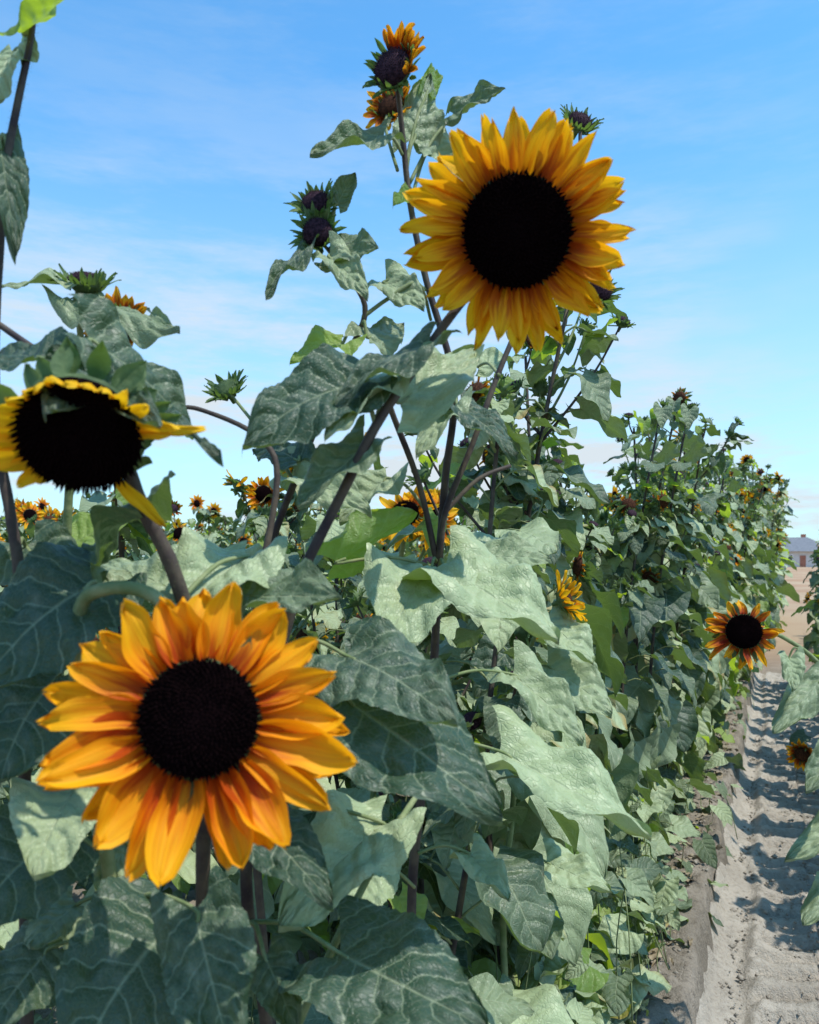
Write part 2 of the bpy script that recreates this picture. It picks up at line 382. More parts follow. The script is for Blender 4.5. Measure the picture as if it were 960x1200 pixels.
L(P(395,1115,.84),P(540,1190,.72),.13,n=(.1,-.7,.75),v=4,pet=P(292,1080,.88))
L(P(310,1120,.84),P(345,1190,.78),.05,v=2,pet=P(292,1080,.88))
h.stem([P(345,1210,.84),P(400,1090,.88),P(455,985,.92),P(490,930,.98)],.0045,.0035,0,hair=300)
h.done()
# --- tall plant with maroon bud at top
h=Hero((.02,1.28,.08),'tall sunflower topped by a half-open maroon bud')
T=[P(466,100,1.13),P(472,160,1.15),P(481,240,1.16),P(500,330,1.17),P(532,450,1.18),P(522,560,1.19),P(514,668,1.2),P(508,785,1.2),P(494,930,1.2),P(482,1080,1.22),(.01,1.26,.5),(.02,1.28,0)]
h.stem(T,.0036,.0080,1,hair=900)
pb=[(math.radians(a),R.uniform(.024,.034),.011,R.uniform(.3,1.1),0) for a in range(-30,100,8)]
hm=head_meshes('half',.028,pb,PET_R,DISCP,True,bl=.026,nb=24)
h.head(P(460,80,1.11),(-.5,-1,.15),hm,'half-open maroon bud with curled orange petals',roll=0)
bm=head_meshes('bud',.020,[],PET_R,BRACT,True,bl=.026,nb=26)
db=head_meshes('bud',.021,[],PET_R,DISCP,True,bl=.022,nb=26)
rb=head_meshes('half',.020,[(math.radians(a),R.uniform(.02,.03),.011,R.uniform(.1,.9),0) for a in range(0,360,16)],PET_R,DISCB,True,bl=.02,nb=14)
h.stem([P(514,665,1.2),P(522,600,1.18),P(552,525,1.18),P(592,418,1.2),P(640,310,1.22),P(676,200,1.26),P(680,155,1.28)],.0050,.003,1)
h.head(P(680,143,1.30),(.3,-.8,.6),db,'spiky green bud with a dark centre')
h.stem([P(635,320,1.22),P(670,345,1.22),P(700,350,1.22)],.003,.0025,1)
h.head(P(704,338,1.25),(.5,-.9,.3),db,'spiky green bud with a dark centre')
h.stem([P(522,600,1.185),P(560,562,1.2),P(598,546,1.22)],.0035,.003,1)
h.stem([P(512,660,1.2),P(492,570,1.17),P(462,490,1.12),P(455,470,1.1)],.0046,.004,1)
h.stem([P(466,200,1.16),P(452,150,1.2),P(456,130,1.22)],.0025,.002)
h.head(P(458,126,1.22),(-.3,-.9,.3),rb,'small rust coloured half-open flower')
L=h.leaf
L(P(450,163,1.13),P(366,175,1.05),.050,n=(0,-.85,.5),v=0,pet=P(472,182,1.15))
L(P(485,165,1.17),P(512,82,1.2),.065,n=(.2,-1,.2),v=5,pet=P(476,205,1.16))
L(P(532,135,1.2),P(590,98,1.15),.05,n=(0,-.85,.5),v=0,pet=P(480,215,1.16))
L(P(500,110,1.2),P(520,60,1.25),.03,n=(.3,-1,.2),v=2,young=1,pet=P(476,190,1.16))
L(P(488,225,1.16),P(458,222,1.1),.025,n=(0,-.4,.9),v=4,young=1,pet=P(481,240,1.16))
L(P(505,170,1.2),P(560,215,1.2),.06,n=(0,-.8,.6),v=1,pet=P(481,240,1.16))
L(P(450,330,1.16),P(495,345,1.1),.06,n=(0,-.8,.6),v=1,pet=P(500,340,1.17))
L(P(536,476,1.15),P(600,508,1.05),.07,n=(0,-.5,.85),v=4,pet=P(530,460,1.18))
L(P(528,478,1.15),P(492,512,1.05),.05,n=(0,-.7,.7),v=1,pet=P(530,470,1.18))
L(P(560,430,1.3),P(620,410,1.35),.06,n=(0,-.7,.7),v=3,pet=P(585,440,1.19))
L(P(395,660,1.12),P(482,600,1.2),.085,n=(.1,.35,.3),v=0,young=1,pet=P(512,665,1.2))
L(P(505,668,1.15),P(440,730,1.0),.13,n=(-.1,-.65,.75),v=3,pet=P(512,660,1.2))
L(P(520,662,1.16),P(645,735,1.02),.15,n=(.1,-.6,.8),v=3,pet=P(514,668,1.2))
L(P(560,655,1.3),P(640,640,1.25),.10,n=(.1,-.6,.8),v=1,pet=P(514,668,1.2))
L(P(585,880,1.18),P(760,965,1.04),.145,n=(.2,-.5,.85),v=3,pet=P(500,880,1.2))
L(P(600,790,1.3),P(690,850,1.2),.09,n=(.3,-.6,.8),v=1,pet=P(508,800,1.2))
L(P(550,1000,1.2),P(590,1045,1.1),.06,v=3,pet=P(490,1000,1.2))
L(P(440,1020,1.15),P(400,1080,1.05),.07,v=3,pet=P(486,1040,1.2))
L(P(455,560,1.2),P(395,600,1.15),.07,v=1,n=(0,-.5,.9),pet=P(500,600,1.19))
h.done()
# --- plant with twin spiky buds
h=Hero((-.20,1.32,.08),'sunflower with a pair of spiky green buds on a thin stem')
T=[P(385,290,1.1),P(408,322,1.12),P(428,368,1.13),P(395,440,1.15),P(355,540,1.16),P(308,672,1.18),P(296,800,1.2),P(300,1000,1.25),(-.2,1.3,.5),(-.2,1.32,0)]
h.stem(T,.003,.0075,1,hair=700)
h.stem([P(408,322,1.12),P(392,270,1.12),P(378,248,1.11)],.003,.0025)
h.stem([P(425,372,1.13),P(455,350,1.13),P(490,332,1.14),P(505,375,1.2)],.003,.0025)
h.head(P(372,272,1.10),(-.1,-1,.1),db,'spiky green bud with a dark centre')
h.head(P(370,238,1.12),(-.2,-.9,.5),db,'spiky green bud with a dark centre',roll=1)
L=h.leaf
L(P(362,290,1.1),P(308,312,1.0),.035,n=(0,-.5,.8),v=2,pet=P(390,300,1.11))
L(P(392,300,1.1),P(442,285,1.05),.06,n=(.1,-.9,.4),v=0,pet=P(400,315,1.12))
L(P(385,300,1.08),P(430,330,1.02),.045,n=(.1,-.8,.5),v=1,pet=P(400,315,1.12))
L(P(395,240,1.12),P(415,200,1.12),.03,n=(.2,-.9,.3),v=0,pet=P(390,262,1.12))
L(P(402,402,1.12),P(345,408,1.05),.055,n=(0,-.8,.6),v=1,young=1,pet=P(418,390,1.13))
L(P(350,540,1.14),P(300,505,1.2),.055,n=(0,-.6,.8),v=4,pet=P(352,550,1.16))
L(P(345,560,1.14),P(430,575,1.05),.07,n=(0,-.6,.8),v=1,pet=P(350,560,1.16))
L(P(300,690,1.15),P(220,640,1.2),.08,v=3,pet=P(306,680,1.18))
L(P(430,395,1.12),P(480,375,1.2),.06,n=(.1,-.8,.5),v=5,pet=P(425,380,1.13))
L(P(375,490,1.14),P(430,470,1.1),.045,n=(.1,-.8,.5),v=3,pet=P(378,485,1.15))
h.stem([P(345,565,1.16),P(320,525,1.2),P(285,480,1.25),P(270,462,1.27)],.003,.0022)
h.head(P(266,456,1.28),(-.3,-.7,.7),bm,'closed green bud with pointed bracts')
h.done()
# --- tall thin stem at the edge
h=Hero((-.40,.86,.06),'thin reddish sunflower stem with shaded leaves near its top')
h.stem([P(40,-20,.82),P(37,40,.82),P(22,115,.82),P(8,190,.82),P(1,270,.82),P(-6,400,.82),P(-2,520,.82),P(12,600,.82),P(24,690,.82),P(28,850,.83),P(30,1050,.85),(-.40,.86,.4),(-.40,.86,0)],.0028,.0075,1,hair=900)
h.stem([P(-30,360,.8),P(20,395,.8),P(68,430,.78),P(100,470,.73)],.003,.004,1)
L=h.leaf
L(P(28,40,.82),P(90,-20,.8),.075,n=(.1,-.5,.8),v=0,young=1,pet=P(36,45,.82))
L(P(18,60,.84),P(-30,110,.8),.06,n=(-.2,-.7,.7),v=3,pet=P(30,85,.82))
L(P(0,165,.82),P(14,262,.76),.042,n=(.5,-.8,.2),v=4,pet=P(10,180,.82))
L(P(0,480,.85),P(-60,520,.85),.08,v=1)
L(P(30,640,.85),P(95,700,.8),.08,v=2,pet=P(20,650,.82))
h.done()
# --- bud plant with broad leaf
h=Hero((-.50,1.25,.08),'sunflower with a spiky green bud above one broad leaf')
h.stem([P(100,345,.98),P(93,370,1.0),P(95,420,1.02),P(85,520,1.05),P(78,640,1.08),P(70,900,1.15),(-.5,1.25,.4),(-.5,1.25,0)],.003,.008)
h.head(P(100,330,.99),(.1,-.35,.9),db,'closed green bud with pointed bracts')
h.stem([P(95,430,1.02),P(125,405,1.0),P(140,388,1.0)],.003,.0025)
h.head(P(140,382,.98),(.2,-.9,.2),rb,'small rust coloured half-open flower')
L=h.leaf
L(P(88,350,.98),P(205,370,.90),.055,n=(0,-.35,.9),v=5,pet=P(94,385,1.0))
L(P(88,335,1.0),P(0,318,.95),.06,n=(-.1,-.5,.8),v=1,pet=P(94,385,1.0))
L(P(120,380,1.02),P(175,350,1.05),.05,n=(0,-.7,.6),v=4,pet=P(95,410,1.02))
L(P(80,520,1.05),P(20,490,1.1),.09,v=0,pet=P(84,530,1.05))
L(P(80,640,1.08),P(140,600,1.1),.08,young=1,v=1,pet=P(78,650,1.08))
L(P(70,660,1.05),P(20,640,1.1),.08,young=1,v=2,pet=P(78,670,1.08))
h.done()
# --- plant with small side-facing bloom
b0=RQ(1.55,-.45,.1)
h=Hero(b0,'sunflower with a small side-facing yellow and rust bloom')
sb=head_meshes('half',.022,[(math.radians(a),R.uniform(.030,.04),.014,R.uniform(.3,1.1),0) for a in range(0,360,19)],PET_Y,DISCB,True,bl=.028,nb=16)
h.head(P(662,702,1.6),(.85,-.5,.45),sb,'side-facing half-open yellow bloom')
h.stem([P(652,712,1.62),P(632,735,1.64),P(612,800,1.66),P(600,960,1.66),P(590,1100,1.66),b0-Vector((0,0,.1))],.003,.008)
L=h.leaf
L(P(640,725,1.6),P(690,770,1.5),.11,v=3,pet=P(630,740,1.64))
L(P(640,780,1.6),P(720,820,1.5),.12,v=1,pet=P(612,800,1.66))
L(P(600,760,1.66),P(550,800,1.6),.11,v=4,pet=P(615,780,1.66))
L(P(620,900,1.65),P(690,930,1.55),.12,v=5,pet=P(603,920,1.66))
L(P(640,1010,1.6),P(710,1040,1.5),.10,v=3,pet=P(598,1000,1.66))
L(P(620,1060,1.6),P(650,1120,1.5),.09,v=0,pet=P(595,1050,1.66))
h.done()
# --- yellow blooms below the crossing stems
b0=RQ(1.75,-.95,.06)
h=Hero(b0,'leafy sunflower with two small bright yellow flowers')
yb=head_meshes('open',.03,ring(14,.042,.018,-.2,.5,2),PET_Y,DISC,True,bl=.03,nb=16)
h.stem([P(478,606,1.6),P(472,640,1.65),P(455,760,1.9),P(440,900,1.95),b0],.004,.009)
h.stem([P(508,610,1.6),P(495,650,1.65),P(468,690,1.7)],.003,.004)
h.head(P(474,603,1.58),(-.4,-.8,.5),yb,'small bright yellow flower'); h.head(P(506,607,1.6),(.5,-.9,.3),yb,'small bright yellow flower',2)
L=h.leaf
for (u,v,a,b,k) in ((470,660,420,690,1),(460,700,520,730,3),(455,740,400,770,0),(450,790,500,830,5),(445,840,400,880,1)): L(P(u,v,1.98),P(a,b,1.9),.11,v=k)
h.done()
# --- right side plant leaning over the path with rust flower
bx=RQ(2.35,.66,.05)
h=Hero(bx,'sunflower leaning over the path with a rust and yellow flower')
rr=[]
for i,dg in enumerate((178,168,190,155,140,120,100,82,62,40,20,5,-12,-30,-50,-66,-80,-95,-110,-128,-145,-160)):
    rr.append((math.radians(dg+R.uniform(-8,8)),R.uniform(.038,.068)*(1.1 if dg>150 else 1),R.uniform(.015,.024),R.uniform(-.8,.5),-.002*(i%2)))
h.head(P(872,740,2.0),(-.2,-1,.28),head_meshes('open',.042,rr,PET_R,DISC,True,nb=20),'rust red flower with yellow petal tips and dark disc')
h.stem([P(882,735,2.06),P(920,748,2.1),P(965,785,2.15),P(1010,870,2.2),P(1060,1000,2.3),bx],.0045,.010)
h.stem([P(1030,930,2.25),P(985,890,2.2),P(948,888,2.2)],.004,.003)
h.head(P(940,884,2.2),(-.6,-.7,-.2),rb,'small rust coloured half-open flower')
L=h.leaf
L(P(925,770,2.1),P(935,800,2.0),.06,v=1,pet=P(935,760,2.1))
L(P(965,795,2.1),P(905,850,2.0),.09,v=5,pet=P(980,810,2.15))
L(P(985,870,2.15),P(950,925,2.0),.09,v=0,pet=P(1010,880,2.2))
L(P(1010,950,2.2),P(930,995,2.1),.10,v=1,pet=P(1030,960,2.2))
L(P(1000,1020,2.2),P(940,1075,2.1),.10,v=5,pet=P(1050,980,2.3))
L(P(1000,830,2.15),P(940,815,2.1),.08,v=2,pet=P(1000,850,2.2))
h.done()

# ================================================================ PROCEDURAL PLANTS
def gen_plant(seed,H,mid=True,dens=1.0,side=0):
    global R
    keep=R; R=random.Random(seed)
    st=MB(); fo=MB(); heads=[]
    tp=MIDL if mid else LOWL; seg=7 if mid else 4; sub=3 if mid else 1
    ph=R.uniform(0,6); lean=Vector((R.uniform(-.18,.18),R.uniform(-.18,.18),0))
    pts=[Vector((0,0,0))]
    for i in range(1,7):
        t=i/6; pts.append(Vector((lean.x*t*t+.04*math.sin(3*t+ph),lean.y*t*t+.04*math.cos(4*t+ph),H*.93*t)))
    tube(st,pts,.010,.005,seg,sub,R.choice([0,1,1]))
    sp=smooth_path(pts,6)
    def at(t): 
        k=t*(len(sp)-1); i=min(int(k),len(sp)-2); return sp[i].lerp(sp[i+1],k-i)
    n=int(28*dens*H/1.8)
    for i in range(n):
        t=.08+.89*((i+R.random()*.7)/n)**1.03; p=at(t); a=i*2.4+R.uniform(-.5,.5)
        Lf=(.195-.115*max(0,t-.45)/.55)*R.uniform(.48,1.3); 
        if t<.25: Lf*=.85
        o=Vector((math.cos(a),math.sin(a),0)); pl=Lf*R.uniform(.5,1.0)
        b=p+o*pl*.85+Vector((0,0,pl*R.uniform(.0,.6)))
        dr=R.uniform(.0,1.0) if t>.45 else R.uniform(.15,1.8)
        dv=(o*1.0+Vector((R.uniform(-.45,.45),R.uniform(-.45,.45),-dr))).normalized()
        nn=Vector((0,0,1))+o*R.uniform(0,.7)+Vector((R.uniform(-.5,.5),R.uniform(-.5,.5),0))
        tube(st,[p,p.lerp(b,.5)+Vector((0,0,.02)),b,b+dv*Lf*.08],.003,.0022,5 if mid else 3,2,0)
        leaf_into(fo,b,b+dv*Lf,nn,Lf*R.uniform(.78,1.08),tp,0 if R.random()<.92 else 1)
    nb=R.randint(7,10) if mid else 3
    for j in range(nb+1):
        if j==nb: p=at(.97); o=Vector((R.uniform(-.3,.3),R.uniform(-.3,.3),1)).normalized(); bl=.07*H/2
        else:
            t=R.uniform(.45,.95); p=at(t); a=R.uniform(0,6.28); o=Vector((math.cos(a)*.75,math.sin(a)*.75,1)).normalized(); bl=R.uniform(.10,.36)
        e=p+o*bl+Vector((0,0,.03)); m=p.lerp(e,.5)+Vector((o.x,o.y,0))*.03
        tube(st,[p,m,e],.0045,.0026,6 if mid else 3,sub,R.choice([0,1]))
        for k in range(R.randint(4,7)):
            tt=R.uniform(.25,.98); q=p.lerp(e,tt); a=R.uniform(0,6.28); oo=Vector((math.cos(a),math.sin(a),R.uniform(-.3,.4))).normalized()
            Lf=R.uniform(.045,.12); b=q+oo*.03; tube(st,[q,b],.002,.0018,4,1,0)
            leaf_into(fo,b,b+(oo+Vector((0,0,-R.uniform(0,.9)))).normalized()*Lf,Vector((0,0,1))+oo*.6,Lf*.78,tp,R.choice([0]*7+[1]))
        heads.append((e,o,R.random()))
    R=keep
    return st.build('stem',[STEM,STEMD]),fo.build('foliage',[LEAF,LEAFY]),heads
def combo(kind,Rd,pets,pm,dm,bl,nb):
    a=MB()
    if kind=='open': recept_into(a,Rd,0,nb,bl,-.6,.2)
    elif kind=='old': recept_into(a,Rd,0,nb,bl,-1.0,.2)
    else: recept_into(a,Rd,0,nb,bl,.45,1.35,bw=.32)
    disc_into(a,Rd*(.98 if kind!='bud' else .95),1,50,.3 if kind=='open' else .55)
    for (ang,L,W,tilt,z0) in pets: petal_into(a,ang,Rd*.93,L,W,tilt,2,z0,nt=6,ns=3,tw=R.uniform(-.6,.6),blunt=R.uniform(.8,1.5))
    return a.build('flower_head',[BRACT,dm,pm])
def rag(n,L,W): return [(R.uniform(0,6.28),L*R.uniform(.6,1.1),W*R.uniform(.7,1.1),R.uniform(-.8,.9),0) for _ in range(n)]
HM={'open':[combo('open',.034,ring(13,.046,.019,-.3,.45,2),m,DISC,.035,18) for m in (PET_O,PET_Y,PET_Y)]+[combo('open',.032,rag(18,.046,.018),m,DISC,.035,18) for m in (PET_R,PET_Y)],
    'half':[combo('half',.024,ring(13,.032,.014,.3,1.2,1),m,d,.028,20) for m,d in ((PET_Y,DISCB),(PET_R,DISCP))],
    'bud':[combo('bud',.019,[],PET_R,BRACT,.024,30),combo('bud',.022,[],PET_R,DISCP,.020,30)],
    'old':[combo('old',.032,ring(10,.024,.012,-.9,.5,1),PET_R,DISCB,.030,20)]}
VAR=[gen_plant(100+i,[1.62,1.7,1.8,1.9,1.75,2.2,2.3,2.35,2.15,2.25][i],True,[1.0,1.05,1.0,1.15,1.1,1.25,1.3,1.2,1.25,1.3][i]) for i in range(10)]
GRP='sunflower plants growing in the field rows'
LBL=['leafy sunflower plant with mixed buds and small flowers','leafy green sunflower plant standing in the dense row','branching sunflower plant with drooping lower leaves','tall bushy sunflower plant with many spiky buds']
def put(vi,loc,rot,sc,openp=.2,halfp=.15,oldp=.08):
    st,fo,hs=VAR[vi]
    M=Matrix.Translation(loc)@Matrix.Rotation(rot,4,'Z')@Matrix.Scale(sc,4)
    e=link('sunflower_plant',None,mat=M,label=LBL[vi%3] if vi<5 else LBL[3],category='sunflower plant',group=GRP)
    link('stem',st,e); link('foliage',fo,e)
    inv=Matrix.Rotation(-rot,3,'Z')
    for (p,o,rv) in hs:
        r=R.random(); k='open' if r<openp else 'half' if r<openp+halfp else 'old' if r<openp+halfp+oldp else 'bud'
        if k=='bud': d=Vector(o)+Vector((R.uniform(-.4,.4),R.uniform(-.4,.4),0))
        else:
            d=inv@(Vector((R.uniform(-1.2,1.2),-1,R.uniform(-.5,.6)))) if R.random()<.5 else Vector((R.uniform(-1,1),R.uniform(-1,1),R.uniform(-.5,.4)))
        m=face_mat(Vector(p),d,R.uniform(0,6)); link('flower_head',R.choice(HM[k]),e,m)
def inview(x,y): return y>.3 and -0.62*y-.5<x<.56*y+.5
cnt=0; far=[]
q=1.3
while q<24:
    p=-.62-.04*(q<2.6)+R.uniform(-.09,.09)+min(.45,max(0,(q-6.5)*.05))+(.06 if 3<q<7 else 0); loc=RQ(q,p,.08)
    if q<1.6: vi=R.choice([0,1,4]); sc=R.uniform(.88,.94)
    elif q<2.05: vi=R.choice([3,4]); sc=R.uniform(.98,1.05)
    elif q<2.4: vi=R.choice([3,8]); sc=R.uniform(.97,1.05)
    else: vi=R.choice([5,6,7,8,9]); sc=R.uniform(.90,1.07)*(1+min(.17,max(0,(q-6)*.03)))
    if q<14: put(vi,loc,R.uniform(0,6.28),sc,.0 if q<5 else .22,.04 if q<5 else .10,.10)
    else: far.append((loc,2.65))
    q+=R.uniform(.22,.32) if q<6 else R.uniform(.28,.4)
for row in range(1,16):
    p0=-.62-.72*row; q=.2
    while q<30:
        p=p0+R.uniform(-.1,.1); loc=RQ(q,p,.05)
        dist=loc.length
        if inview(loc.x,loc.y) and loc.y>(1.35 if row==1 else 1.5):
            if dist<6.3: put(R.choice([0,1,2,4,3]),loc,R.uniform(0,6.28),R.uniform(.82,.97) if dist<3 else R.uniform(.9,1.03),.18 if dist>2.4 else .10,.12); cnt+=1
            elif (row<9 or q>10): far.append((loc,1.9))
        q+=R.uniform(.34,.5)
q=3.1
while q<11.0:
    loc=RQ(q,.82-min(.26,max(0,(q-4.0)*.06))+R.uniform(-.05,.08),.05)
    put(R.choice([0,1,3,4,8]),loc,R.uniform(0,6.28),R.uniform(.75,.9) if q<4.5 else R.uniform(.88,1.05),.2)
    q+=R.uniform(.32,.45)
for row in (1,2,3):
    q=4.5
    while q<18:
        loc=RQ(q,.76+.72*row+R.uniform(-.1,.1),.05)
        if inview(loc.x,loc.y): far.append((loc,1.8))
        q+=.5
print('individual field plants',cnt,'far',len(far))
def np_of(me):
    V=np.zeros(len(me.vertices)*3); me.vertices.foreach_get('co',V); V=V.reshape(-1,3)
    Fc=[tuple(p.vertices) for p in me.polygons]; mi=[p.material_index for p in me.polygons]
    uv=np.zeros((len(V),2))
    li=np.zeros(len(me.loops),int); me.loops.foreach_get('vertex_index',li); u=np.zeros(len(me.loops)*2); me.uv_layers[0].data.foreach_get('uv',u); uv[li]=u.reshape(-1,2)
    var=np.zeros(len(V)); me.attributes['var'].data.foreach_get('value',var)
    return V,Fc,mi,uv,var
LOWV=[]
for i in range(5):
    st,fo,hs=gen_plant(300+i,2.0,False,.85); LOWV.append((np_of(st),np_of(fo),hs))
def low_head(pm):
    a=MB(); lathe(a,[(.006,-.04),(.036,-.01),(.037,0),(.026,.012),(.001,.014)],8,1)
    for i in range(13): petal_into(a,i*.4833,.030,.060,.030,R.uniform(-.3,.5),2,nt=2,ns=1)
    for i in range(8): petal_into(a,i*.78,.034,.04,.02,R.uniform(-.6,.2),0,nt=2,ns=1)
    return np_of(a.build('tmp',[BRACT,DISC,pm]))
LH=[low_head(PET_O)]
fm=MB()
def addm(D,M,off):
    V,Fc,mi,uv,var=D; A=np.array(M)[:3,:3]; V2=V@A.T+np.array(M.translation)
    fm.v.append(V2); n=fm.n; fm.f+=[tuple(i+n for i in f) for f in Fc]; fm.uv.append(uv); fm.var.append(var); fm.mi+=[off[k] for k in mi]; fm.n+=len(V)
for loc,H in far:
    a,b,hs=R.choice(LOWV); M=Matrix.Translation(loc)@Matrix.Rotation(R.uniform(0,6.28),4,'Z')@Matrix.Scale(H/2.0*R.uniform(.85,1.1),4)
    addm(a,M,[0,1]); addm(b,M,[2,3])
    for (p,o,rv) in hs:
        if R.random()<.38: addm(R.choice(LH),M@Matrix.Translation(Vector(p))@(Vector((R.uniform(-1,1),-1,R.uniform(-.2,.4))).to_track_quat('Z','Y').to_matrix().to_4x4()),[4,5,R.choice([6,7,7])])
fobj=link('sunflower_field',fm.build('sunflower_field',[STEM,STEMD,LEAF,LEAFY,BRACT,DISC,PET_O,PET_Y,PET_R]))
fobj['kind']='stuff'; fobj['label']='distant mass of sunflower plants dotted with orange flowers'; fobj['category']='sunflower field'

# low undergrowth
ug=MB()
for i in range(4600):
    q=R.uniform(.8,9) if i<3200 else R.uniform(1.1,3.2); row=R.choice([0,0,0,1,1,2,-1]) if i<3200 else 0
    p=(-.62-.72*row if row>=0 else .82)+R.gauss(0,.17)
    lim=-.33 if q<3.2 else -.20
    if row==0 and p>lim: p=lim-R.random()*.16
    if row==-1 and q<3: continue
    hh=R.uniform(.0,.75 if q<3 else .42)*R.random()**.4; b=RQ(q,p,.08+hh); a=R.uniform(0,6.28)
    Lf=R.uniform(.035,.13); o=Vector((math.cos(a),math.sin(a),R.uniform(-.9,.3))).normalized()
    leaf_into(ug,b,b+o*Lf,Vector((R.uniform(-.7,.7),R.uniform(-.7,.7),1)),Lf*R.uniform(.65,1.0),LOWL if q>3.5 else MIDL,R.choice([0]*7+[1]))
    if R.random()<.5:
        g0=RQ(q+R.uniform(-.2,.2),p+R.uniform(-.12,.08),.03+hh*R.uniform(0,.6)); tube(ug,[g0,g0.lerp(b,.5)+Vector((R.uniform(-.03,.03),R.uniform(-.03,.03),.02)),b],.0022,.0014,4,3,2)
DRY=simple('dry_leaf',(.16,.12,.07),(.30,.25,.17),20)
for i in range(620):
    q=R.uniform(1.2,8); p=-.40+R.gauss(0,.12)
    if p>-.27: p=-.27-R.random()*.2
    b=RQ(q,p,.16+R.random()*.02); a=R.uniform(0,6.28); o=Vector((math.cos(a),math.sin(a),R.uniform(-.1,.3)))
    Lf=R.uniform(.02,.07); leaf_into(ug,b,b+o*Lf,Vector((R.uniform(-.7,.7),R.uniform(-.7,.7),1)),Lf*R.uniform(.15,.6),MIDL,3)
o=link('undergrowth',ug.build('undergrowth',[LEAF,LEAFY,STEM,DRY])); o['kind']='stuff'; o['label']='low weedy green leaves under the sunflowers'; o['category']='undergrowth'

# ================================================================ GROUND
SH=.075
def soil_mat(name,c1,c2,c3,far=None,k=.75):
    m,nt=newmat(name); g=N(nt); tc=g.n('ShaderNodeTexCoord').outputs['Object']
    a=g.noise(tc,3,6,.6); b=g.noise(tc,38,6,.7); c=g.noise(tc,160,3,.6)
    col=g.mix(g.mr(a,.35,.65),c1,c2); col=g.mix(g.math('MULTIPLY',g.mr(b,.45,.72),k),col,c3)
    if far:
        sp=g.n('ShaderNodeSeparateXYZ'); g.l(tc,sp.inputs[0])
        f1=g.n('ShaderNodeMix',data_type='RGBA'); f1.inputs[6].default_value=(*far,1); f1.inputs[7].default_value=(.40,.29,.19,1); g.l(g.mr(g.noise(tc,.15,4),.4,.6),f1.inputs[0])
        col=g.mix(g.mr(sp.outputs[1],10,15),col,f1.outputs[2])
    hh=g.math('ADD',b,g.math('MULTIPLY',c,.5))
    finish(g,col,.95,.1,hh,.9,.02); return m
def bed(p):
    z=.17*ss(-.275+SH,-.335+SH,p)
    z=z+.10*ss(.44+SH,.60+SH,p)
    furrow=.07*(.5-.5*np.cos(2*np.pi*(p+.64-.36)/.72))
    z=z-np.where((p<-.64),.07-furrow,0)*ss(-.64,-.85,p)
    return z
ps=np.concatenate([-np.geomspace(900,4.2,30),np.arange(-4,-.9,.06),np.arange(-.9,.9,.014),np.arange(.9,3,.07),np.geomspace(3.1,900,30)])
qs=np.concatenate([-np.geomspace(400,.6,20),np.arange(-.5,7,.02),np.arange(7,30,.2),np.geomspace(31,1500,40)])
Q,Pp=np.meshgrid(qs,ps,indexing='ij')
near=ss(20,11.5,np.abs(Q))*ss(16,9,np.abs(Pp))
Pw=Pp+.045*fbm(Q*3.1+9,Q*0+2,4)*ss(-.1,-.2,Pp)
Z=(bed(Pw)+.04*fbm(Q*4,Pp*4,4)*1.0+.034*fbm(Q*20,Pp*20,3)*ss(-.19,-.24,Pp))*near
inpath=ss(-.30+SH,-.26+SH,Pp)*ss(.5+SH,.43+SH,Pp)*near; Z=Z*(1-inpath)+inpath*(-.05)
X=rd.x*Q+nd.x*Pp; Y=rd.y*Q+nd.y*Pp
def gridobj(name,X,Y,Z,mat):
    n,m=X.shape; idx=np.arange(n*m).reshape(n,m)
    fc=np.stack([idx[:-1,:-1],idx[:-1,1:],idx[1:,1:],idx[1:,:-1]],-1).reshape(-1,4)[:,::-1]
    me=bpy.data.meshes.new(name); me.from_pydata(np.stack([X,Y,Z],-1).reshape(-1,3).tolist(),[],fc.tolist())
    me.materials.append(mat); me.polygons.foreach_set('use_smooth',[True]*len(me.polygons)); me.update()
    o=link(name,me); o['kind']='structure'; return o
gridobj('ground',X,Y,Z,soil_mat('dry_soil',(.22,.19,.15),(.31,.27,.22),(.12,.10,.08),(.34,.21,.13)))
qs=np.concatenate([np.arange(-.5,7,.012),np.arange(7,13,.06)]); ps=np.arange(-.34,.535,.012)
Q,Pp=np.meshgrid(qs,ps,indexing='ij')
wob=.02*np.sin(Q*1.3)+.03*fbm(Q*1.8,Q*0,3)
pp=Pp+wob
Z=.020*fbm(Q*5,Pp*5,3)+.008*fbm(Q*24,Pp*24,3)
track=ss(-.17,-.12,pp)*ss(.32,.26,pp)
lugs=np.sin(2*np.pi*(Q/.15+np.where(pp>.07,.5,0)+np.abs(pp-.07)*2.4+.08*fbm(Q*3,Pp*5,2)))
lug=ss(-.1,.35,lugs)
fadet=np.clip(.95+.7*fbm(Q*2.6,Pp*4,3),.3,1.3)
Z=Z+track*(-.046+.046*lug*fadet)
Z=Z-.02*np.exp(-((pp+.2)/.035)**2)+.022*np.exp(-((pp+.145)/.03)**2)*np.clip(.6+2.2*fbm(Q*9,Pp*6,3),0,1.6)
Z=Z+.09*ss(-.25,-.33,Pp+.03*fbm(Q*7,Q*0+5,3))+.06*ss(.42,.53,Pp)
edge=ss(-.315,-.34,Pp)+ss(.51,.535,Pp); Z=Z-edge*.15
Z=Z-ss(11,13,Q)*.09
Pp=Pp+SH
X=rd.x*Q+nd.x*Pp; Y=rd.y*Q+nd.y*Pp
gridobj('dirt_path',X,Y,Z,soil_mat('path_soil',(.37,.33,.275),(.46,.415,.35),(.23,.20,.16),k=.65))
cl=MB()
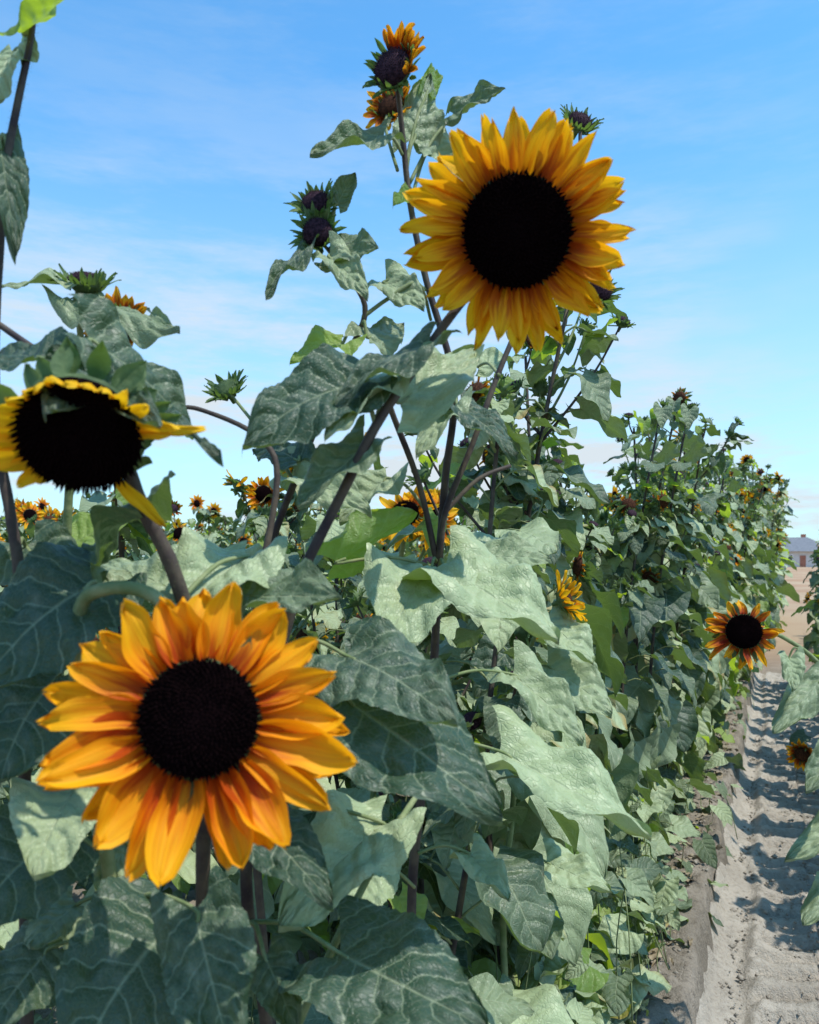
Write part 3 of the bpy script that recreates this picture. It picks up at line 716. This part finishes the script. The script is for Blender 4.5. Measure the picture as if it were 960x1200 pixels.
for i in range(3400):
    q=R.uniform(1.6,8); p=R.choice([-.25,-.22,-.18,-.28,-.4,-.45,.4,.45,0,.1])+SH+R.gauss(0,.06); s=R.uniform(.003,.011)*(1 if R.random()<.92 else 1.9)
    z=-.01+ (.17 if p<-.33+SH else .0); c=RQ(q,p,z)
    V=[]
    for (x,y,w) in ((1,0,0),(-1,0,0),(0,1,0),(0,-1,0),(0,0,1),(0,0,-1)): V.append((c.x+x*s*R.uniform(.6,1.2),c.y+y*s*R.uniform(.6,1.2),c.z+w*s*R.uniform(.5,.9)))
    cl.add(np.array(V),[(0,2,4),(2,1,4),(1,3,4),(3,0,4),(2,0,5),(1,2,5),(3,1,5),(0,3,5)])
o=link('soil_clods',cl.build('soil_clods',[soil_mat('clod_soil',(.33,.29,.24),(.41,.37,.305),(.23,.195,.16))])); o['kind']='stuff'; o['label']='dry crumbled soil clods beside the path'; o['category']='soil'

# ================================================================ HOUSE
def box(mb,x0,x1,y0,y1,z0,z1,mi=0):
    V=[(x,y,z) for z in (z0,z1) for x,y in ((x0,y0),(x1,y0),(x1,y1),(x0,y1))]
    mb.add(np.array(V,float),[(0,3,2,1),(4,5,6,7),(0,1,5,4),(1,2,6,5),(2,3,7,6),(3,0,4,7)],None,.5,mi)
WALLM=simple('pale_render',(.55,.53,.5),(.65,.63,.6),2); ROOFM=simple('grey_shingles',(.12,.13,.15),(.18,.19,.21),3); GLASS=simple('dark_glass',(.03,.04,.05),(.05,.06,.07),3,.15,.6); TRIM=simple('white_trim',(.75,.75,.73),(.8,.8,.78),3); BRK=simple('red_brick',(.3,.12,.08),(.4,.18,.12),3)
hb=P(934,655,150); hb.z=0
he=link('house',None,mat=Matrix.Translation(hb)@Matrix.Rotation(-.3,4,'Z')); he['label']='low pale house with grey hipped roof beyond the field'; he['category']='house'
m=MB(); box(m,-6,6,0,9,0,2.9); link('wall',m.build('wall',[WALLM],False),he)
m=MB(); V=[(-6.7,-.7,2.9),(6.7,-.7,2.9),(6.7,9.7,2.9),(-6.7,9.7,2.9),(-2.5,4.5,5.6),(2.5,4.5,5.6)]
m.add(np.array(V),[(0,1,5,4),(1,2,5),(2,3,4,5),(3,0,4),(3,2,1,0)]); rf=link('roof',m.build('roof',[ROOFM],False),he)
m=MB(); box(m,1.5,2.3,5,5.8,4.6,6.2); link('chimney',m.build('chimney',[BRK],False),rf)
for x in (-4.6,-1.6,3.6):
    m=MB(); box(m,x-.8,x+.8,-.05,.0,.9,2.2); w=link('window',m.build('window',[GLASS],False),he)
    m=MB(); box(m,x-.95,x-.8,-.08,0,.75,2.35); box(m,x+.8,x+.95,-.08,0,.75,2.35); box(m,x-.8,x+.8,-.08,0,2.2,2.35); box(m,x-.8,x+.8,-.08,0,.75,.9); link('frame',m.build('frame',[TRIM],False),w)
m=MB(); box(m,.5,1.5,-.06,0,0,2.15); link('door',m.build('door',[BRK],False),he)

# ================================================================ LIGHT, SKY, CAMERA
sd=Vector((.40,-.24,.92)).normalized()
el=math.asin(sd.z); az=math.atan2(sd.x,sd.y)
w=bpy.data.worlds.new('World'); scene.world=w; w.use_nodes=True; g=N(w.node_tree)
w.node_tree.nodes.clear()
sky=g.n('ShaderNodeTexSky',sky_type='NISHITA'); sky.sun_disc=False; sky.sun_elevation=el; sky.sun_rotation=az; sky.air_density=1.0; sky.dust_density=.6; sky.ozone_density=2.0
tc=g.n('ShaderNodeTexCoord').outputs['Generated']
skc=g.mix(1.0,sky.outputs[0],(.92,1.82,2.15),'MULTIPLY')
mp=g.n('ShaderNodeMapping'); mp.inputs['Rotation'].default_value=(.1,.35,.3); mp.inputs['Scale'].default_value=(1.5,1.2,7.5); g.l(tc,mp.inputs[0])
n1=g.noise(mp.outputs[0],1.9,9,.66)
mp2=g.n('ShaderNodeMapping'); mp2.inputs['Location'].default_value=(.3,.2,.1); mp2.inputs['Scale'].default_value=(1,1,2.2); g.l(tc,mp2.inputs[0])
n2=g.noise(mp2.outputs[0],1.9,4,.5)
cf=g.math('MULTIPLY',g.mr(n1,.40,.70),g.mr(n2,.30,.56))
sp=g.n('ShaderNodeSeparateXYZ'); g.l(tc,sp.inputs[0])
hz=g.mr(sp.outputs[2],.52,.02)
cf=g.math('MULTIPLY',cf,g.math('ADD',g.math('MULTIPLY',hz,.95),.20),clamp=True)
cf=g.math('ADD',cf,g.math('MULTIPLY',hz,.54),clamp=True)
col=g.mix(cf,skc,(5.15,5.8,6.3))
bg=g.n('ShaderNodeBackground'); bg.inputs[1].default_value=.14; g.l(col,bg.inputs[0])
ow=g.n('ShaderNodeOutputWorld'); g.l(bg.outputs[0],ow.inputs[0])
sl=bpy.data.lights.new('sun','SUN'); sl.energy=5; sl.angle=math.radians(.5); sl.color=(1,.95,.86)
so=link('sun',sl); so.matrix_world=Matrix.Translation((0,0,20))@sd.to_track_quat('Z','Y').to_matrix().to_4x4()
cd=bpy.data.cameras.new('camera'); co=link('camera',cd); co.matrix_world=Matrix.Translation((0,0,EYE))@Matrix.Rotation(math.pi/2,4,'X')
cd.sensor_fit='VERTICAL'; cd.sensor_height=36; cd.lens=F/1200*36; cd.shift_y=55/1200; cd.clip_end=4000; cd.clip_start=.02
cd.dof.use_dof=True; cd.dof.focus_distance=1.9; cd.dof.aperture_fstop=8
scene.camera=co
